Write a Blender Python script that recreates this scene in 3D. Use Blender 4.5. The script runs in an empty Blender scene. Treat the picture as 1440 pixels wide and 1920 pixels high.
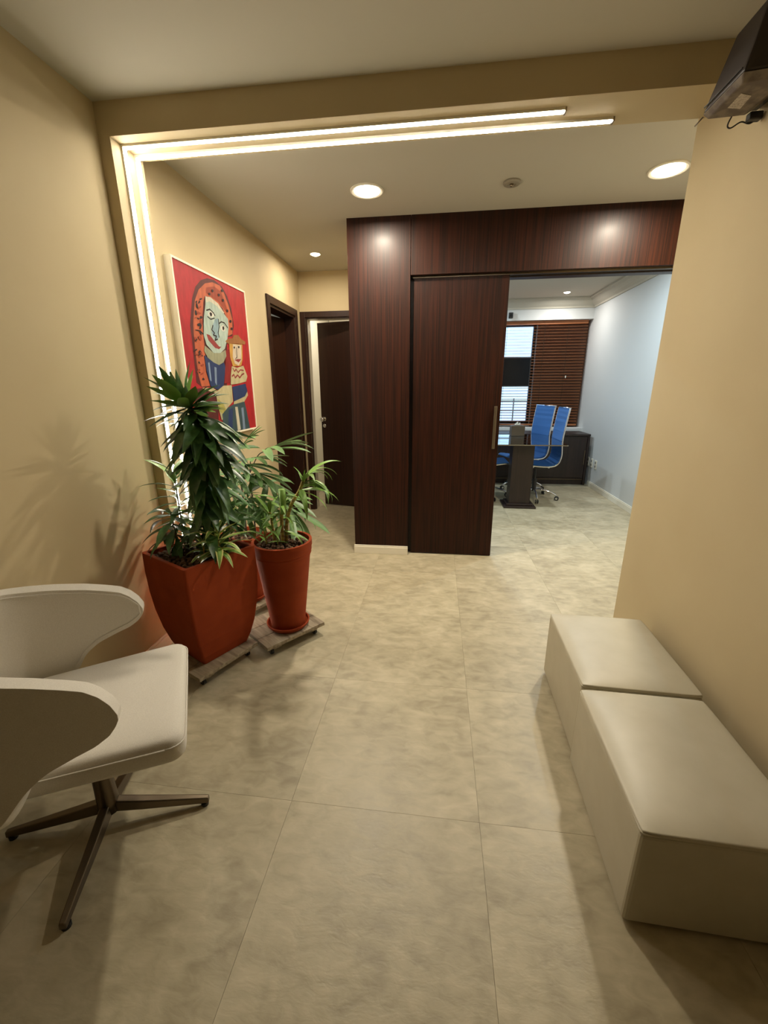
import bpy, bmesh, math, random
from mathutils import Vector, Matrix, Quaternion

random.seed(7)
PI = math.pi
SC = bpy.context.scene
COL = SC.collection

# ------------------------------------------------------------------ camera
CAM_H = 1.35
F_PX, PITCH, YAW, ROLL = 776.5, 0.288883, -0.126106, -0.0061057
cy, sy, cp, sp = math.cos(YAW), math.sin(YAW), math.cos(PITCH), math.sin(PITCH)
fw = Vector((sy * cp, cy * cp, -sp)); rt = Vector((cy, -sy, 0)); up = rt.cross(fw)
cr, sr = math.cos(ROLL), math.sin(ROLL)
rt2 = cr * rt + sr * up; up2 = -sr * rt + cr * up
cam = bpy.data.cameras.new('camera'); cam_o = bpy.data.objects.new('camera', cam); COL.objects.link(cam_o)
cam.sensor_fit = 'VERTICAL'; cam.sensor_height = 36.0; cam.lens = F_PX / 1920 * 36.0
cam.clip_start = 0.02
cam_o.matrix_world = Matrix(((rt2.x, up2.x, -fw.x, 0), (rt2.y, up2.y, -fw.y, 0), (rt2.z, up2.z, -fw.z, CAM_H), (0, 0, 0, 1)))
SC.camera = cam_o

# ------------------------------------------------------------------ sky, exposure
world = bpy.data.worlds.new('sky'); SC.world = world; world.use_nodes = True
bg = world.node_tree.nodes['Background']
bg.inputs[0].default_value = (0.47, 0.72, 1.0, 1); bg.inputs[1].default_value = 2.0
SC.view_settings.view_transform = 'Standard'; SC.view_settings.look = 'None'
SC.view_settings.gamma = 1.0; SC.view_settings.use_curve_mapping = False
SC.view_settings.exposure = 0.2
SC.cycles.use_denoising = True
SC.cycles.max_bounces = 6; SC.cycles.diffuse_bounces = 4; SC.cycles.glossy_bounces = 3
SC.cycles.use_adaptive_sampling = True; SC.cycles.adaptive_threshold = 0.04
SC.cycles.sample_clamp_indirect = 6.0
WARM = (1.0, 0.89, 0.71)
E_DOWN, E_HALL, E_CONF, E_LED = 26.0, 7.0, 18.0, 41.0

# ------------------------------------------------------------------ materials
def rgb(h):
    def f(c):
        c /= 255.0
        return c / 12.92 if c <= 0.04045 else ((c + 0.055) / 1.055) ** 2.4
    return tuple(f(x) for x in h)

MATS = {}
def mat(name, col, rough=0.6, metal=0.0, noise=None, bump=None, coat=0.0, spec=0.5, obj_var=0.0, sheen=0.0):
    """noise = (colour2, scale xyz, contrast lo, hi); bump = (scale xyz, strength, distance)"""
    if name in MATS: return MATS[name]
    m = bpy.data.materials.new(name); m.use_nodes = True; nt = m.node_tree; N = nt.nodes; L = nt.links
    b = N['Principled BSDF']
    b.inputs['Roughness'].default_value = rough; b.inputs['Metallic'].default_value = metal
    b.inputs['Coat Weight'].default_value = coat; b.inputs['Coat Roughness'].default_value = 0.25
    b.inputs['Specular IOR Level'].default_value = spec
    if sheen: b.inputs['Sheen Weight'].default_value = sheen
    b.inputs['Base Color'].default_value = (*col, 1)
    tc = N.new('ShaderNodeTexCoord'); geo = N.new('ShaderNodeNewGeometry')
    out = None
    def mapped(sc):
        mp = N.new('ShaderNodeMapping'); mp.inputs['Scale'].default_value = sc
        L.new(geo.outputs['Position'] if name in WORLD_MAPPED else tc.outputs['Object'], mp.inputs[0]); return mp
    if noise:
        c2, s, lo, hi = noise
        nz = N.new('ShaderNodeTexNoise'); nz.inputs['Scale'].default_value = 1.0; nz.inputs['Detail'].default_value = 6
        L.new(mapped(s).outputs[0], nz.inputs['Vector'])
        rp = N.new('ShaderNodeMapRange'); rp.inputs[1].default_value = lo; rp.inputs[2].default_value = hi
        L.new(nz.outputs['Fac'], rp.inputs[0])
        mx = N.new('ShaderNodeMix'); mx.data_type = 'RGBA'
        mx.inputs['A'].default_value = (*col, 1); mx.inputs['B'].default_value = (*c2, 1)
        L.new(rp.outputs[0], mx.inputs['Factor']); out = mx.outputs['Result']
    if obj_var:
        oi = N.new('ShaderNodeObjectInfo'); hs = N.new('ShaderNodeHueSaturation')
        mr = N.new('ShaderNodeMapRange'); mr.inputs[3].default_value = 1 - obj_var; mr.inputs[4].default_value = 1 + obj_var
        L.new(oi.outputs['Random'], mr.inputs[0]); L.new(mr.outputs[0], hs.inputs['Value'])
        if out: L.new(out, hs.inputs['Color'])
        else: hs.inputs['Color'].default_value = (*col, 1)
        out = hs.outputs['Color']
    if out: L.new(out, b.inputs['Base Color'])
    if bump:
        s, st, dist = bump
        nz = N.new('ShaderNodeTexNoise'); nz.inputs['Scale'].default_value = 1.0; nz.inputs['Detail'].default_value = 4
        L.new(mapped(s).outputs[0], nz.inputs['Vector'])
        bp = N.new('ShaderNodeBump'); bp.inputs['Strength'].default_value = st; bp.inputs['Distance'].default_value = dist
        L.new(nz.outputs['Fac'], bp.inputs['Height']); L.new(bp.outputs[0], b.inputs['Normal'])
    MATS[name] = m; return m
def emis(name, col, strength):
    if name in MATS: return MATS[name]
    m = bpy.data.materials.new(name); m.use_nodes = True
    b = m.node_tree.nodes['Principled BSDF']; b.inputs['Base Color'].default_value = (0.9, 0.9, 0.9, 1)
    b.inputs['Emission Color'].default_value = (*col, 1); b.inputs['Emission Strength'].default_value = strength
    MATS[name] = m; return m
def glassy(name, tint, refl=0.08, rough=0.0):
    m = bpy.data.materials.new(name); m.use_nodes = True; nt = m.node_tree; N = nt.nodes; L = nt.links
    for n in list(N):
        if n.type == 'BSDF_PRINCIPLED': N.remove(n)
    o = [n for n in N if n.type == 'OUTPUT_MATERIAL'][0]
    t = N.new('ShaderNodeBsdfTransparent'); t.inputs[0].default_value = (*tint, 1)
    g = N.new('ShaderNodeBsdfGlossy'); g.inputs['Roughness'].default_value = rough
    fr = N.new('ShaderNodeFresnel'); fr.inputs[0].default_value = 1.52
    ad = N.new('ShaderNodeMath'); ad.operation = 'ADD'; ad.inputs[1].default_value = refl; L.new(fr.outputs[0], ad.inputs[0])
    mx = N.new('ShaderNodeMixShader'); L.new(ad.outputs[0], mx.inputs[0]); L.new(t.outputs[0], mx.inputs[1]); L.new(g.outputs[0], mx.inputs[2])
    L.new(mx.outputs[0], o.inputs[0]); MATS[name] = m; return m

WORLD_MAPPED = {'vinyl', 'paint_beige', 'paint_ceiling', 'wood_panel', 'paint_grey'}
M_WALL = mat('paint_beige', rgb((198, 181, 144)), 0.75, noise=(rgb((193, 175, 138)), (3, 3, 3), .3, .7), bump=((260, 260, 260), .08, .002))
M_CEIL = mat('paint_ceiling', rgb((190, 184, 168)), 0.85, bump=((200, 200, 200), .06, .002))
M_CONF = mat('paint_grey', rgb((204, 206, 204)), 0.7, bump=((240, 240, 240), .06, .002))
M_WHITE = mat('white_lacquer', rgb((232, 226, 208)), 0.4)
M_WOOD = mat('wood_panel', rgb((50, 21, 8)), 0.44, spec=.2, noise=(rgb((25, 11, 5)), (150, 150, 2.2), .35, .65), bump=((220, 220, 4), .10, .002), coat=.06)
M_DOOR = mat('wood_door', rgb((50, 25, 13)), 0.42, spec=.35, noise=(rgb((38, 18, 9)), (60, 60, 1.5), .35, .65), coat=.1)
M_DARK = mat('wood_wenge', rgb((44, 30, 26)), 0.42, noise=(rgb((30, 20, 17)), (50, 50, 2), .35, .65))
M_FLOOR = None
M_TERRA = mat('terracotta', rgb((152, 62, 22)), 0.8, spec=.25, noise=(rgb((138, 53, 17)), (9, 9, 9), .3, .7), bump=((220, 220, 220), .15, .002))
M_PLANK = mat('dolly_plank', rgb((168, 154, 130)), 0.6, noise=(rgb((120, 106, 86)), (60, 6, 60), .35, .65), obj_var=.08)
M_BLACK = mat('black_plastic', (0.012, 0.012, 0.013), 0.35)
M_RUBBER = mat('black_rubber', (0.02, 0.02, 0.02), 0.7)
M_CHROME = mat('chrome', (0.8, 0.8, 0.82), 0.12, 1.0)
M_STEEL = mat('brushed_steel', rgb((150, 138, 120)), 0.35, 1.0)
M_NICKEL = mat('dark_nickel', rgb((112, 100, 84)), 0.33, 1.0)
M_FABRIC = mat('chair_fabric', rgb((222, 216, 204)), 0.9, noise=(rgb((208, 201, 188)), (420, 420, 420), .3, .7), bump=((700, 700, 700), .25, .002), sheen=.2)
M_LEATHER = mat('cream_leatherette', rgb((192, 184, 162)), 0.42, noise=(rgb((186, 178, 155)), (14, 14, 14), .3, .7), bump=((420, 420, 420), .1, .001))
M_BLUE = mat('blue_fabric', rgb((52, 104, 168)), 0.75, noise=(rgb((44, 92, 152)), (200, 200, 200), .3, .7))
M_PEBBLE = mat('clay_pebble', rgb((112, 82, 58)), 0.9, noise=(rgb((70, 49, 34)), (90, 90, 90), .35, .65), obj_var=.3)
M_SOIL = mat('soil', rgb((40, 28, 20)), 0.95)
M_CANE = mat('cane', rgb((104, 88, 58)), 0.8, noise=(rgb((70, 56, 36)), (60, 60, 90), .4, .6))
M_CANEY = mat('cane_yellow', rgb((176, 158, 76)), 0.7, noise=(rgb((126, 100, 50)), (60, 60, 90), .4, .6))
M_STEMD = mat('stem_dark', rgb((46, 40, 24)), 0.8)
M_LEAF = mat('leaf_dark', rgb((80, 116, 60)), 0.36, noise=(rgb((54, 88, 46)), (8, 8, 8), .35, .65), obj_var=.28)
M_LEAF2 = mat('leaf_fresh', rgb((112, 148, 62)), 0.42, obj_var=.25)
M_LEAFP = mat('leaf_palm', rgb((98, 132, 78)), 0.45, obj_var=.25)
M_LEAFY = mat('leaf_cream_edge', rgb((206, 200, 128)), 0.45, obj_var=.1)
M_SLAT = mat('blind_wood', rgb((158, 96, 54)), 0.5, obj_var=.06)
M_OUTER = mat('facade', rgb((200, 205, 215)), 0.8)

# ------------------------------------------------------------------ helpers
def link(o, parent=None):
    COL.objects.link(o)
    if parent is not None: o.parent = parent
    return o
def tag(o, label=None, cat=None, group=None, kind=None):
    if label: o['label'] = label
    if cat: o['category'] = cat
    if group: o['group'] = group
    if kind: o['kind'] = kind
    return o
def thing(name, label, cat, loc=(0, 0, 0), rz=0.0, group=None, kind=None):
    o = bpy.data.objects.new(name, None); o.empty_display_size = .05
    o.location = loc; o.rotation_euler = (0, 0, rz)
    return tag(link(o), label, cat, group, kind)
def fin(bm, name, m, parent=None, smooth=False, bevel=0.0, seg=2, mtx=None):
    bmesh.ops.recalc_face_normals(bm, faces=bm.faces)
    me = bpy.data.meshes.new(name); bm.to_mesh(me); bm.free()
    for mm in (m if isinstance(m, (list, tuple)) else [m]): me.materials.append(mm)
    if smooth:
        for p in me.polygons: p.use_smooth = True
    o = bpy.data.objects.new(name, me); link(o, parent)
    if mtx is not None: o.matrix_local = mtx
    if bevel:
        md = o.modifiers.new('bevel', 'BEVEL'); md.width = bevel; md.segments = seg; md.limit_method = 'ANGLE'
    return o
def inst(name, me, parent, mtx):
    o = bpy.data.objects.new(name, me); link(o, parent); o.matrix_local = mtx; return o
def bx(bm, x0, x1, y0, y1, z0, z1, mi=0):
    v = [bm.verts.new(p) for p in ((x0, y0, z0), (x1, y0, z0), (x1, y1, z0), (x0, y1, z0), (x0, y0, z1), (x1, y0, z1), (x1, y1, z1), (x0, y1, z1))]
    for f in ((0, 3, 2, 1), (4, 5, 6, 7), (0, 1, 5, 4), (1, 2, 6, 5), (2, 3, 7, 6), (3, 0, 4, 7)):
        bm.faces.new([v[i] for i in f]).material_index = mi
def box(name, m, b, parent=None, bevel=0.0, seg=2):
    bm = bmesh.new(); bx(bm, *b); return fin(bm, name, m, parent, bevel=bevel, seg=seg)
def boxes(name, m, bl, parent=None, bevel=0.0):
    bm = bmesh.new()
    for b in bl: bx(bm, *b)
    return fin(bm, name, m, parent, bevel=bevel)
def struct(o, label, cat): return tag(o, label, cat, kind='structure')
def lathe(bm, prof, n=32, c=(0, 0, 0), cap=True):
    rings = []
    for r, z in prof:
        rings.append([bm.verts.new((c[0] + r * math.cos(2 * PI * i / n), c[1] + r * math.sin(2 * PI * i / n), c[2] + z)) for i in range(n)])
    for a, b in zip(rings, rings[1:]):
        for i in range(n): bm.faces.new((a[i], a[(i + 1) % n], b[(i + 1) % n], b[i]))
    if cap:
        bm.faces.new(rings[0][::-1]); bm.faces.new(rings[-1])
def tube(bm, pts, rad, n=8, cap=True):
    pts = [Vector(p) for p in pts]; rads = rad if isinstance(rad, (list, tuple)) else [rad] * len(pts)
    rings = []; ref = None
    for i, p in enumerate(pts):
        d = (pts[min(i + 1, len(pts) - 1)] - pts[max(i - 1, 0)]).normalized()
        if ref is None: ref = Vector((0, 0, 1)) if abs(d.z) < .9 else Vector((1, 0, 0))
        s = d.cross(ref).normalized(); t = s.cross(d).normalized(); ref = t
        rings.append([bm.verts.new(p + rads[i] * (math.cos(2 * PI * k / n) * s + math.sin(2 * PI * k / n) * t)) for k in range(n)])
    for a, b in zip(rings, rings[1:]):
        for k in range(n): bm.faces.new((a[k], a[(k + 1) % n], b[(k + 1) % n], b[k]))
    if cap: bm.faces.new(rings[0][::-1]); bm.faces.new(rings[-1])
def prism(bm, poly, z0, z1):
    a = [bm.verts.new((x, y, z0)) for x, y in poly]; b = [bm.verts.new((x, y, z1)) for x, y in poly]
    n = len(poly); bm.faces.new(a[::-1]); bm.faces.new(b)
    for i in range(n): bm.faces.new((a[i], a[(i + 1) % n], b[(i + 1) % n], b[i]))
def smooth_path(pts, n=6):
    pts = [Vector(p) for p in pts]; out = []
    for i in range(len(pts) - 1):
        p0 = pts[max(i - 1, 0)]; p1 = pts[i]; p2 = pts[i + 1]; p3 = pts[min(i + 2, len(pts) - 1)]
        for k in range(n):
            t = k / n
            out.append(0.5 * ((2 * p1) + (p2 - p0) * t + (2 * p0 - 5 * p1 + 4 * p2 - p3) * t * t + (3 * p1 - p0 - 3 * p2 + p3) * t ** 3))
    out.append(pts[-1]); return out

# ------------------------------------------------------------------ the setting
XL, XR, ZC = -1.44, 1.01, 2.484
YB0, YB1, ZS, XCOL = 1.94, 2.145, 2.364, -1.387      # portal beam
YP = 3.27                                             # wood partition face
YH = 4.54                                             # hallway end wall
XC0, XC1, YC, ZC2 = -0.55, 2.18, 6.96, 2.57                      # meeting room
YR = -3.4                                             # wall behind the viewer

# floor of large vinyl tiles
def floor_mat():
    m = bpy.data.materials.new('vinyl'); m.use_nodes = True; nt = m.node_tree; N = nt.nodes; L = nt.links
    b = N['Principled BSDF']; b.inputs['Roughness'].default_value = .42
    geo = N.new('ShaderNodeNewGeometry'); oi = N.new('ShaderNodeObjectInfo')
    off = N.new('ShaderNodeVectorMath'); off.operation = 'MULTIPLY_ADD'
    cx = N.new('ShaderNodeCombineXYZ')
    sc = N.new('ShaderNodeMath'); sc.operation = 'MULTIPLY'; sc.inputs[1].default_value = 37.0
    L.new(oi.outputs['Random'], sc.inputs[0]); L.new(sc.outputs[0], cx.inputs[2])
    ad = N.new('ShaderNodeVectorMath'); ad.operation = 'ADD'
    L.new(geo.outputs['Position'], ad.inputs[0]); L.new(cx.outputs[0], ad.inputs[1])
    def nz(scale, det, vec=None, sx=(1, 1, 1)):
        mp = N.new('ShaderNodeMapping'); mp.inputs['Scale'].default_value = sx; L.new(vec or ad.outputs[0], mp.inputs[0])
        n = N.new('ShaderNodeTexNoise'); n.inputs['Scale'].default_value = scale; n.inputs['Detail'].default_value = det
        n.inputs['Distortion'].default_value = .6
        L.new(mp.outputs[0], n.inputs['Vector']); return n.outputs['Fac']
    n1 = nz(5.0, 9); n2 = nz(20, 9, sx=(.7, 1.3, 1)); n3 = nz(70, 5, sx=(.4, 1, 1))
    ramp = N.new('ShaderNodeValToRGB'); e = ramp.color_ramp.elements
    e[0].position = .33; e[0].color = (*rgb((150, 139, 113)), 1); e[1].position = .68; e[1].color = (*rgb((194, 182, 154)), 1)
    mid = ramp.color_ramp.elements.new(.5); mid.color = (*rgb((174, 163, 135)), 1)
    m1 = N.new('ShaderNodeMix'); m1.inputs['Factor'].default_value = .5
    L.new(n1, m1.inputs[2]); L.new(n2, m1.inputs[3]); L.new(m1.outputs[0], ramp.inputs[0])
    hs = N.new('ShaderNodeHueSaturation'); mr = N.new('ShaderNodeMapRange'); mr.inputs[3].default_value = .95; mr.inputs[4].default_value = 1.05
    L.new(oi.outputs['Random'], mr.inputs[0]); L.new(mr.outputs[0], hs.inputs['Value']); L.new(ramp.outputs[0], hs.inputs['Color'])
    L.new(hs.outputs[0], b.inputs['Base Color'])
    rr = N.new('ShaderNodeMapRange'); rr.inputs[3].default_value = .34; rr.inputs[4].default_value = .52; L.new(n2, rr.inputs[0]); L.new(rr.outputs[0], b.inputs['Roughness'])
    bp = N.new('ShaderNodeBump'); bp.inputs['Strength'].default_value = .32; bp.inputs['Distance'].default_value = .004
    m2 = N.new('ShaderNodeMix'); m2.inputs['Factor'].default_value = .35; L.new(n2, m2.inputs[2]); L.new(n3, m2.inputs[3])
    L.new(m2.outputs[0], bp.inputs['Height']); L.new(bp.outputs[0], b.inputs['Normal'])
    return m
M_FLOOR = floor_mat()
floor = struct(box('floor', mat('screed', rgb((120, 108, 86)), .9), (-3.2, 2.5, -3.6, 7.4, -.06, -.0035)), 'beige cement-look vinyl tile floor running through all the rooms', 'floor')
TS = .63
bm = bmesh.new(); bx(bm, .0004, TS - .0004, .0004, TS - .0004, -.0035, 0)
tile_me = None
for i in range(-5, 4):
    for j in range(-7, 12):
        x0, y0 = .175 + i * TS, 1.03 + (j - 1) * TS
        if i < -3 and y0 < 3.2: continue
        if tile_me is None:
            t0 = fin(bm, 'tile', M_FLOOR, floor, bevel=0); tile_me = t0.data; t0.location = (x0, y0, 0)
        else: inst('tile', tile_me, floor, Matrix.Translation((x0, y0, 0)))

struct(boxes('ceiling', M_CEIL, [(-3.2, 2.5, -3.6, YP + .12, ZC, ZC + .2), (-3.2, XC0 - .01, YP + .12, 7.4, ZC, ZC + .2), (XC0 - .01, 2.5, YP + .12, 7.4, ZC2, ZC2 + .12)]), 'plain off-white flat ceiling over lobby, hallway and meeting room', 'ceiling')
# left wall with the doorway of door_1
D1a, D1b, D1h = 3.70, 4.36, 2.05
struct(boxes('wall_left', M_WALL, [(XL - .12, XL, YR - .1, D1a, 0, ZC), (XL - .12, XL, D1b, YH + .12, 0, ZC), (XL - .12, XL, D1a, D1b, D1h, ZC)]),
       'long beige painted wall behind the plants and the painting', 'wall')
struct(box('wall_right', M_WALL, (XR, 2.32, YR - .1, YB1 + .05, 0, ZC)), 'beige painted wall beside the leatherette ottomans', 'wall')
struct(box('wall_rear', M_WOOD, (XL - .12, XR, YR - .1, YR, 0, ZC)), 'unseen lobby wall behind the viewer, dark wood added to cut bounced light', 'wall')  # unseen wall, made dark so less light bounces back into the lobby
# hallway end wall with the opening of door_2
D2a, D2b, D2h = -1.385, -.725, 2.06
struct(boxes('wall_hallway', M_WALL, [(XL, D2a, YH, YH + .12, 0, ZC), (D2b, -.60, YH, YH + .12, 0, ZC), (D2a, D2b, YH, YH + .12, D2h, ZC)]),
       'beige end wall of the narrow hallway above the far door', 'wall')
# portal
portal = struct(boxes('portal_beam', M_WALL, [(XL, XR, YB0, YB1, ZS, ZC), (XL, XCOL, YB0, YB1, 0, ZS)]),
       'shallow beige portal beam and pilaster carrying the light strips', 'beam')
# baseboards
def baseboard(name, label, b, axis, sgn):
    bm = bmesh.new(); x0, x1, y0, y1 = b; bx(bm, x0, x1, y0, y1, 0, .062)
    t = .005
    if axis == 'x': bx(bm, x0 + (t if sgn < 0 else 0), x1 - (t if sgn > 0 else 0), y0, y1, .0622, .075)
    else: bx(bm, x0, x1, y0 + (t if sgn < 0 else 0), y1 - (t if sgn > 0 else 0), .0622, .075)
    return struct(fin(bm, name, M_WHITE, bevel=.002), label, 'baseboard')
baseboard('baseboard_left', 'white baseboard at the foot of the lobby wall behind the pots', (XL, XL + .014, YR, YB0, ), 'x', 1)
baseboard('baseboard_hall', 'white baseboard along the hallway wall under the painting', (XL, XL + .014, YB1, D1a - .07), 'x', 1)
baseboard('baseboard_right', 'white baseboard behind the leatherette ottomans', (XR - .014, XR, YR, YB1), 'x', -1)
bbp = baseboard('baseboard_panel', 'short white baseboard at the foot of the fixed wood panel', (-.672, -.215, YP - .014, YP), 'y', -1)
baseboard('baseboard_meeting', 'white baseboard along the pale wall of the meeting room', (XC1 - .016, XC1, 3.45, 6.155), 'x', -1)

# wood partition
part = thing('wall_partition', 'dark brown wood-clad partition with sliding-door header', 'partition wall', (0, YP, 0), kind='structure')
ZHD = 2.118
box('fixed_panel', M_WOOD, (-.665, -.217, 0, .035, 0, ZC), part, bevel=.001)
box('header_panel', M_WOOD, (-.214, 2.30, 0, .035, ZHD, ZC), part, bevel=.001)
box('partition_core', M_DARK, (-.665, -.235, .036, .16, 0, ZC - .001), part)
box('gap_light_block', M_DARK, (-.234, -.175, .0805, .16, 0, ZHD - .021), part)  # dark strip added to stop light leaking through the door gap
box('header_core', M_DARK, (-.235, 2.18, .085, .16, ZHD - .02, ZC2), part)
box('door_track', M_NICKEL, (-.20, 2.28, .038, .08, ZHD - .012, ZHD + .02), part)
struct(box('wall_corridor', M_WALL, (-.665, XC0, YP + .161, YH + .12, 0, ZC)), 'beige side wall of the hallway behind the wood panel', 'wall')
# sliding door
sd = thing('door_3', 'dark brown wooden sliding door leaf with a slim metal handle', 'door', (0, YP + .04, 0), kind='structure')
box('leaf', M_WOOD, (-.192, .474, 0, .038, .006, ZHD - .013), sd, bevel=.0015)
bm = bmesh.new(); bx(bm, .425, .447, -.022, -.012, .90, 1.22); bx(bm, .430, .442, -.0125, 0, .92, .94); bx(bm, .430, .442, -.0125, 0, 1.18, 1.20)
fin(bm, 'handle', M_STEEL, sd, bevel=.002)

# door_1 in the left wall: casing, jamb, leaf ajar inwards
d1 = thing('door_1', 'dark brown door standing ajar in the left hallway wall', 'door', (XL, 0, 0), kind='structure')
CW = .062
boxes('casing', M_DOOR, [(0, .014, D1a - CW, D1a, 0, D1h + CW), (0, .014, D1b, D1b + CW, 0, D1h + CW), (0, .014, D1a, D1b, D1h, D1h + CW)], d1, bevel=.002)
boxes('jamb', M_DOOR, [(-.13, .0, D1a, D1a + .02, 0, D1h), (-.13, .0, D1b - .02, D1b, 0, D1h), (-.13, .0, D1a + .02, D1b - .02, D1h - .02, D1h)], d1)
lf = box('leaf', M_DOOR, (-.035, 0, -.61, 0, .008, D1h - .025), d1, bevel=.002)
lf.location = (-.10, D1b - .022, 0); lf.rotation_euler = (0, 0, -math.radians(17))
# door_2 in the hallway end wall
d2 = thing('door_2', 'dark brown door with round knob standing ajar at the hallway end', 'door', (0, YH, 0), kind='structure')
CW2 = .055
boxes('casing', M_DOOR, [(D2a - CW2 + .002, D2a, -.014, 0, 0, D2h + CW2), (D2b, D2b + CW2, -.014, 0, 0, D2h + CW2), (D2a, D2b, -.014, 0, D2h, D2h + CW2)], d2, bevel=.002)
boxes('jamb', M_DOOR, [(D2a, D2a + .012, 0, .03, 0, D2h), (D2b - .012, D2b, 0, .13, 0, D2h), (D2a + .012, D2b - .012, 0, .03, D2h - .012, D2h)], d2)
boxes('lining', M_WHITE, [(D2a, D2a + .012, .0302, .13, 0, D2h), (D2a + .012, D2b - .012, .0302, .13, D2h - .012, D2h)], d2)
lf2 = box('leaf', M_DOOR, (-.60, 0, 0, .035, .008, D2h - .02), d2, bevel=.002)
lf2.location = (D2b - .02, .085, 0); lf2.rotation_euler = (0, 0, -math.radians(14))
bm = bmesh.new(); lathe(bm, [(.026, 0), (.026, .008), (.012, .012), (.012, .035), (.024, .045), (.028, .058), (.022, .070), (.006, .075)], 20)
kn = fin(bm, 'knob', M_CHROME, lf2, smooth=True); kn.location = (-.56, 0, 1.02); kn.rotation_euler = (PI / 2, 0, 0)
bm = bmesh.new(); lathe(bm, [(.022, 0), (.022, .006), (.016, .010), (.004, .011)], 18)
kn = fin(bm, 'lock_rosette', M_CHROME, lf2, smooth=True); kn.location = (-.56, 0, .945); kn.rotation_euler = (PI / 2, 0, 0)

# small rooms behind the two doors
struct(boxes('wall_storeroom', M_WHITE, [(-3.1, -3.0, 2.9, 5.5, 0, ZC), (-3.0, XL - .12, 2.9, 3.0, 0, ZC), (-3.0, XL - .12, 5.4, 5.5, 0, ZC)]), 'pale walls of the room behind the left hallway door', 'wall')
struct(boxes('wall_end_room', M_WHITE, [(-1.66, -1.56, YH + .13, 5.4, 0, ZC), (-1.55, XC0 - .01, 6.2, 6.3, 0, ZC), (-1.66, -1.56, 5.5, 6.3, 0, ZC), (-.66, XC0 - .01, YH + .13, 6.2, 0, ZC)]), 'pale walls of the room beyond the far hallway door', 'wall')

# meeting room shell
struct(box('wall_meeting_room', M_CONF, (XC1, 2.32, YB1 + .05, YC + .2, 0, ZC2)), 'pale wall of the meeting room washed by window light', 'wall')
struct(box('wall_meeting_side', M_CONF, (XC0 - .009, XC0 + .04, YP + .165, YC + .2, 0, ZC2)), 'pale side wall of the meeting room hidden by the partition', 'wall')
WX0, WX1, WZ0, WZ1 = -.30, 1.455, .80, 2.285
struct(boxes('wall_window', M_CONF, [(XC0 + .04, WX0, YC, YC + .18, 0, ZC2), (WX1, XC1, YC, YC + .18, 0, ZC2), (WX0, WX1, YC, YC + .18, 0, WZ0), (WX0, WX1, YC, YC + .18, WZ1, ZC2), (XC0 + .04, XC1, 6.66, YC, 0, .765)]),
       'pale wall around the meeting room window', 'wall')
struct(box('trim_1', M_CONF, (XC0 + .04, XC1, YC - .18, YC - .002, 2.295, ZC2)), 'pale pelmet box above the wooden blind', 'pelmet')
w = thing('window_1', 'bright meeting room window behind the open blind slats', 'window', ((WX0 + WX1) / 2, YC + .08, WZ0), kind='structure')
hw, hh = (WX1 - WX0) / 2, WZ1 - WZ0
boxes('window_frame', M_DOOR, [(-hw, -hw + .04, 0, .05, 0, hh), (hw - .04, hw, 0, .05, 0, hh), (-hw + .04, hw - .04, 0, .05, 0, .04), (-hw + .04, hw - .04, 0, .05, hh - .04, hh), (-.02, .02, 0, .05, .04, hh - .04)], w)
gl = glassy('window_glass', (.95, .97, 1), .02)
for a, b in ((-hw + .04, -.02), (.02, hw - .04)): box('pane', gl, (a, b, .022, .027, .04, hh - .04), w)
struct(box('ground', mat('ground_grey', rgb((120, 120, 122)), .9), (-40, 40, -10, 70, -9.2, -9)), 'unseen grey plane added below the window to block sky light from underneath', 'ground')  # unseen plane added to keep sky light off the slat undersides
struct(box('blind_shade_sheet', mat('shade_brown', rgb((104, 68, 46)), .6), (WX1 + .002, XC1 - .002, YC - .012, YC - .001, .766, 2.294)), 'dark brown sheet added as shade behind the right half of the wooden blind', 'panel')  # dark sheet stands in for shade on the wall behind the slats
# crown moulding
def crown(bm, p0, p1, nrm):
    prof = [(0, 2.44), (.014, 2.44), (.018, 2.462), (.05, 2.485), (.085, 2.52), (.098, 2.546), (.115, 2.55), (.115, ZC2 - .0005), (0, ZC2 - .0005)]
    p0, p1, nrm = Vector(p0), Vector(p1), Vector(nrm)
    d = (p1 - p0).normalized()
    a = [bm.verts.new(p0 + nrm * s + d * s * 0 + Vector((0, 0, z))) for s, z in prof]
    b = [bm.verts.new(p1 + nrm * s - d * s + Vector((0, 0, z))) for s, z in prof]
    n = len(prof)
    for i in range(n): bm.faces.new((a[i], a[(i + 1) % n], b[(i + 1) % n], b[i]))
    bm.faces.new(a[::-1]); bm.faces.new(b)
bm = bmesh.new(); crown(bm, (XC1 - .0005, 3.45, 0), (XC1 - .0005, YC - .181, 0), (-1, 0, 0))
struct(fin(bm, 'trim_2', M_CEIL), 'white crown moulding along the pale meeting room wall', 'moulding')
bm = bmesh.new(); crown(bm, (XC0 + .05, YC - .1805, 0), (XC1 - .0005, YC - .1805, 0), (0, -1, 0))
struct(fin(bm, 'trim_3', M_CEIL), 'white crown moulding above the wooden blind', 'moulding')
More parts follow.
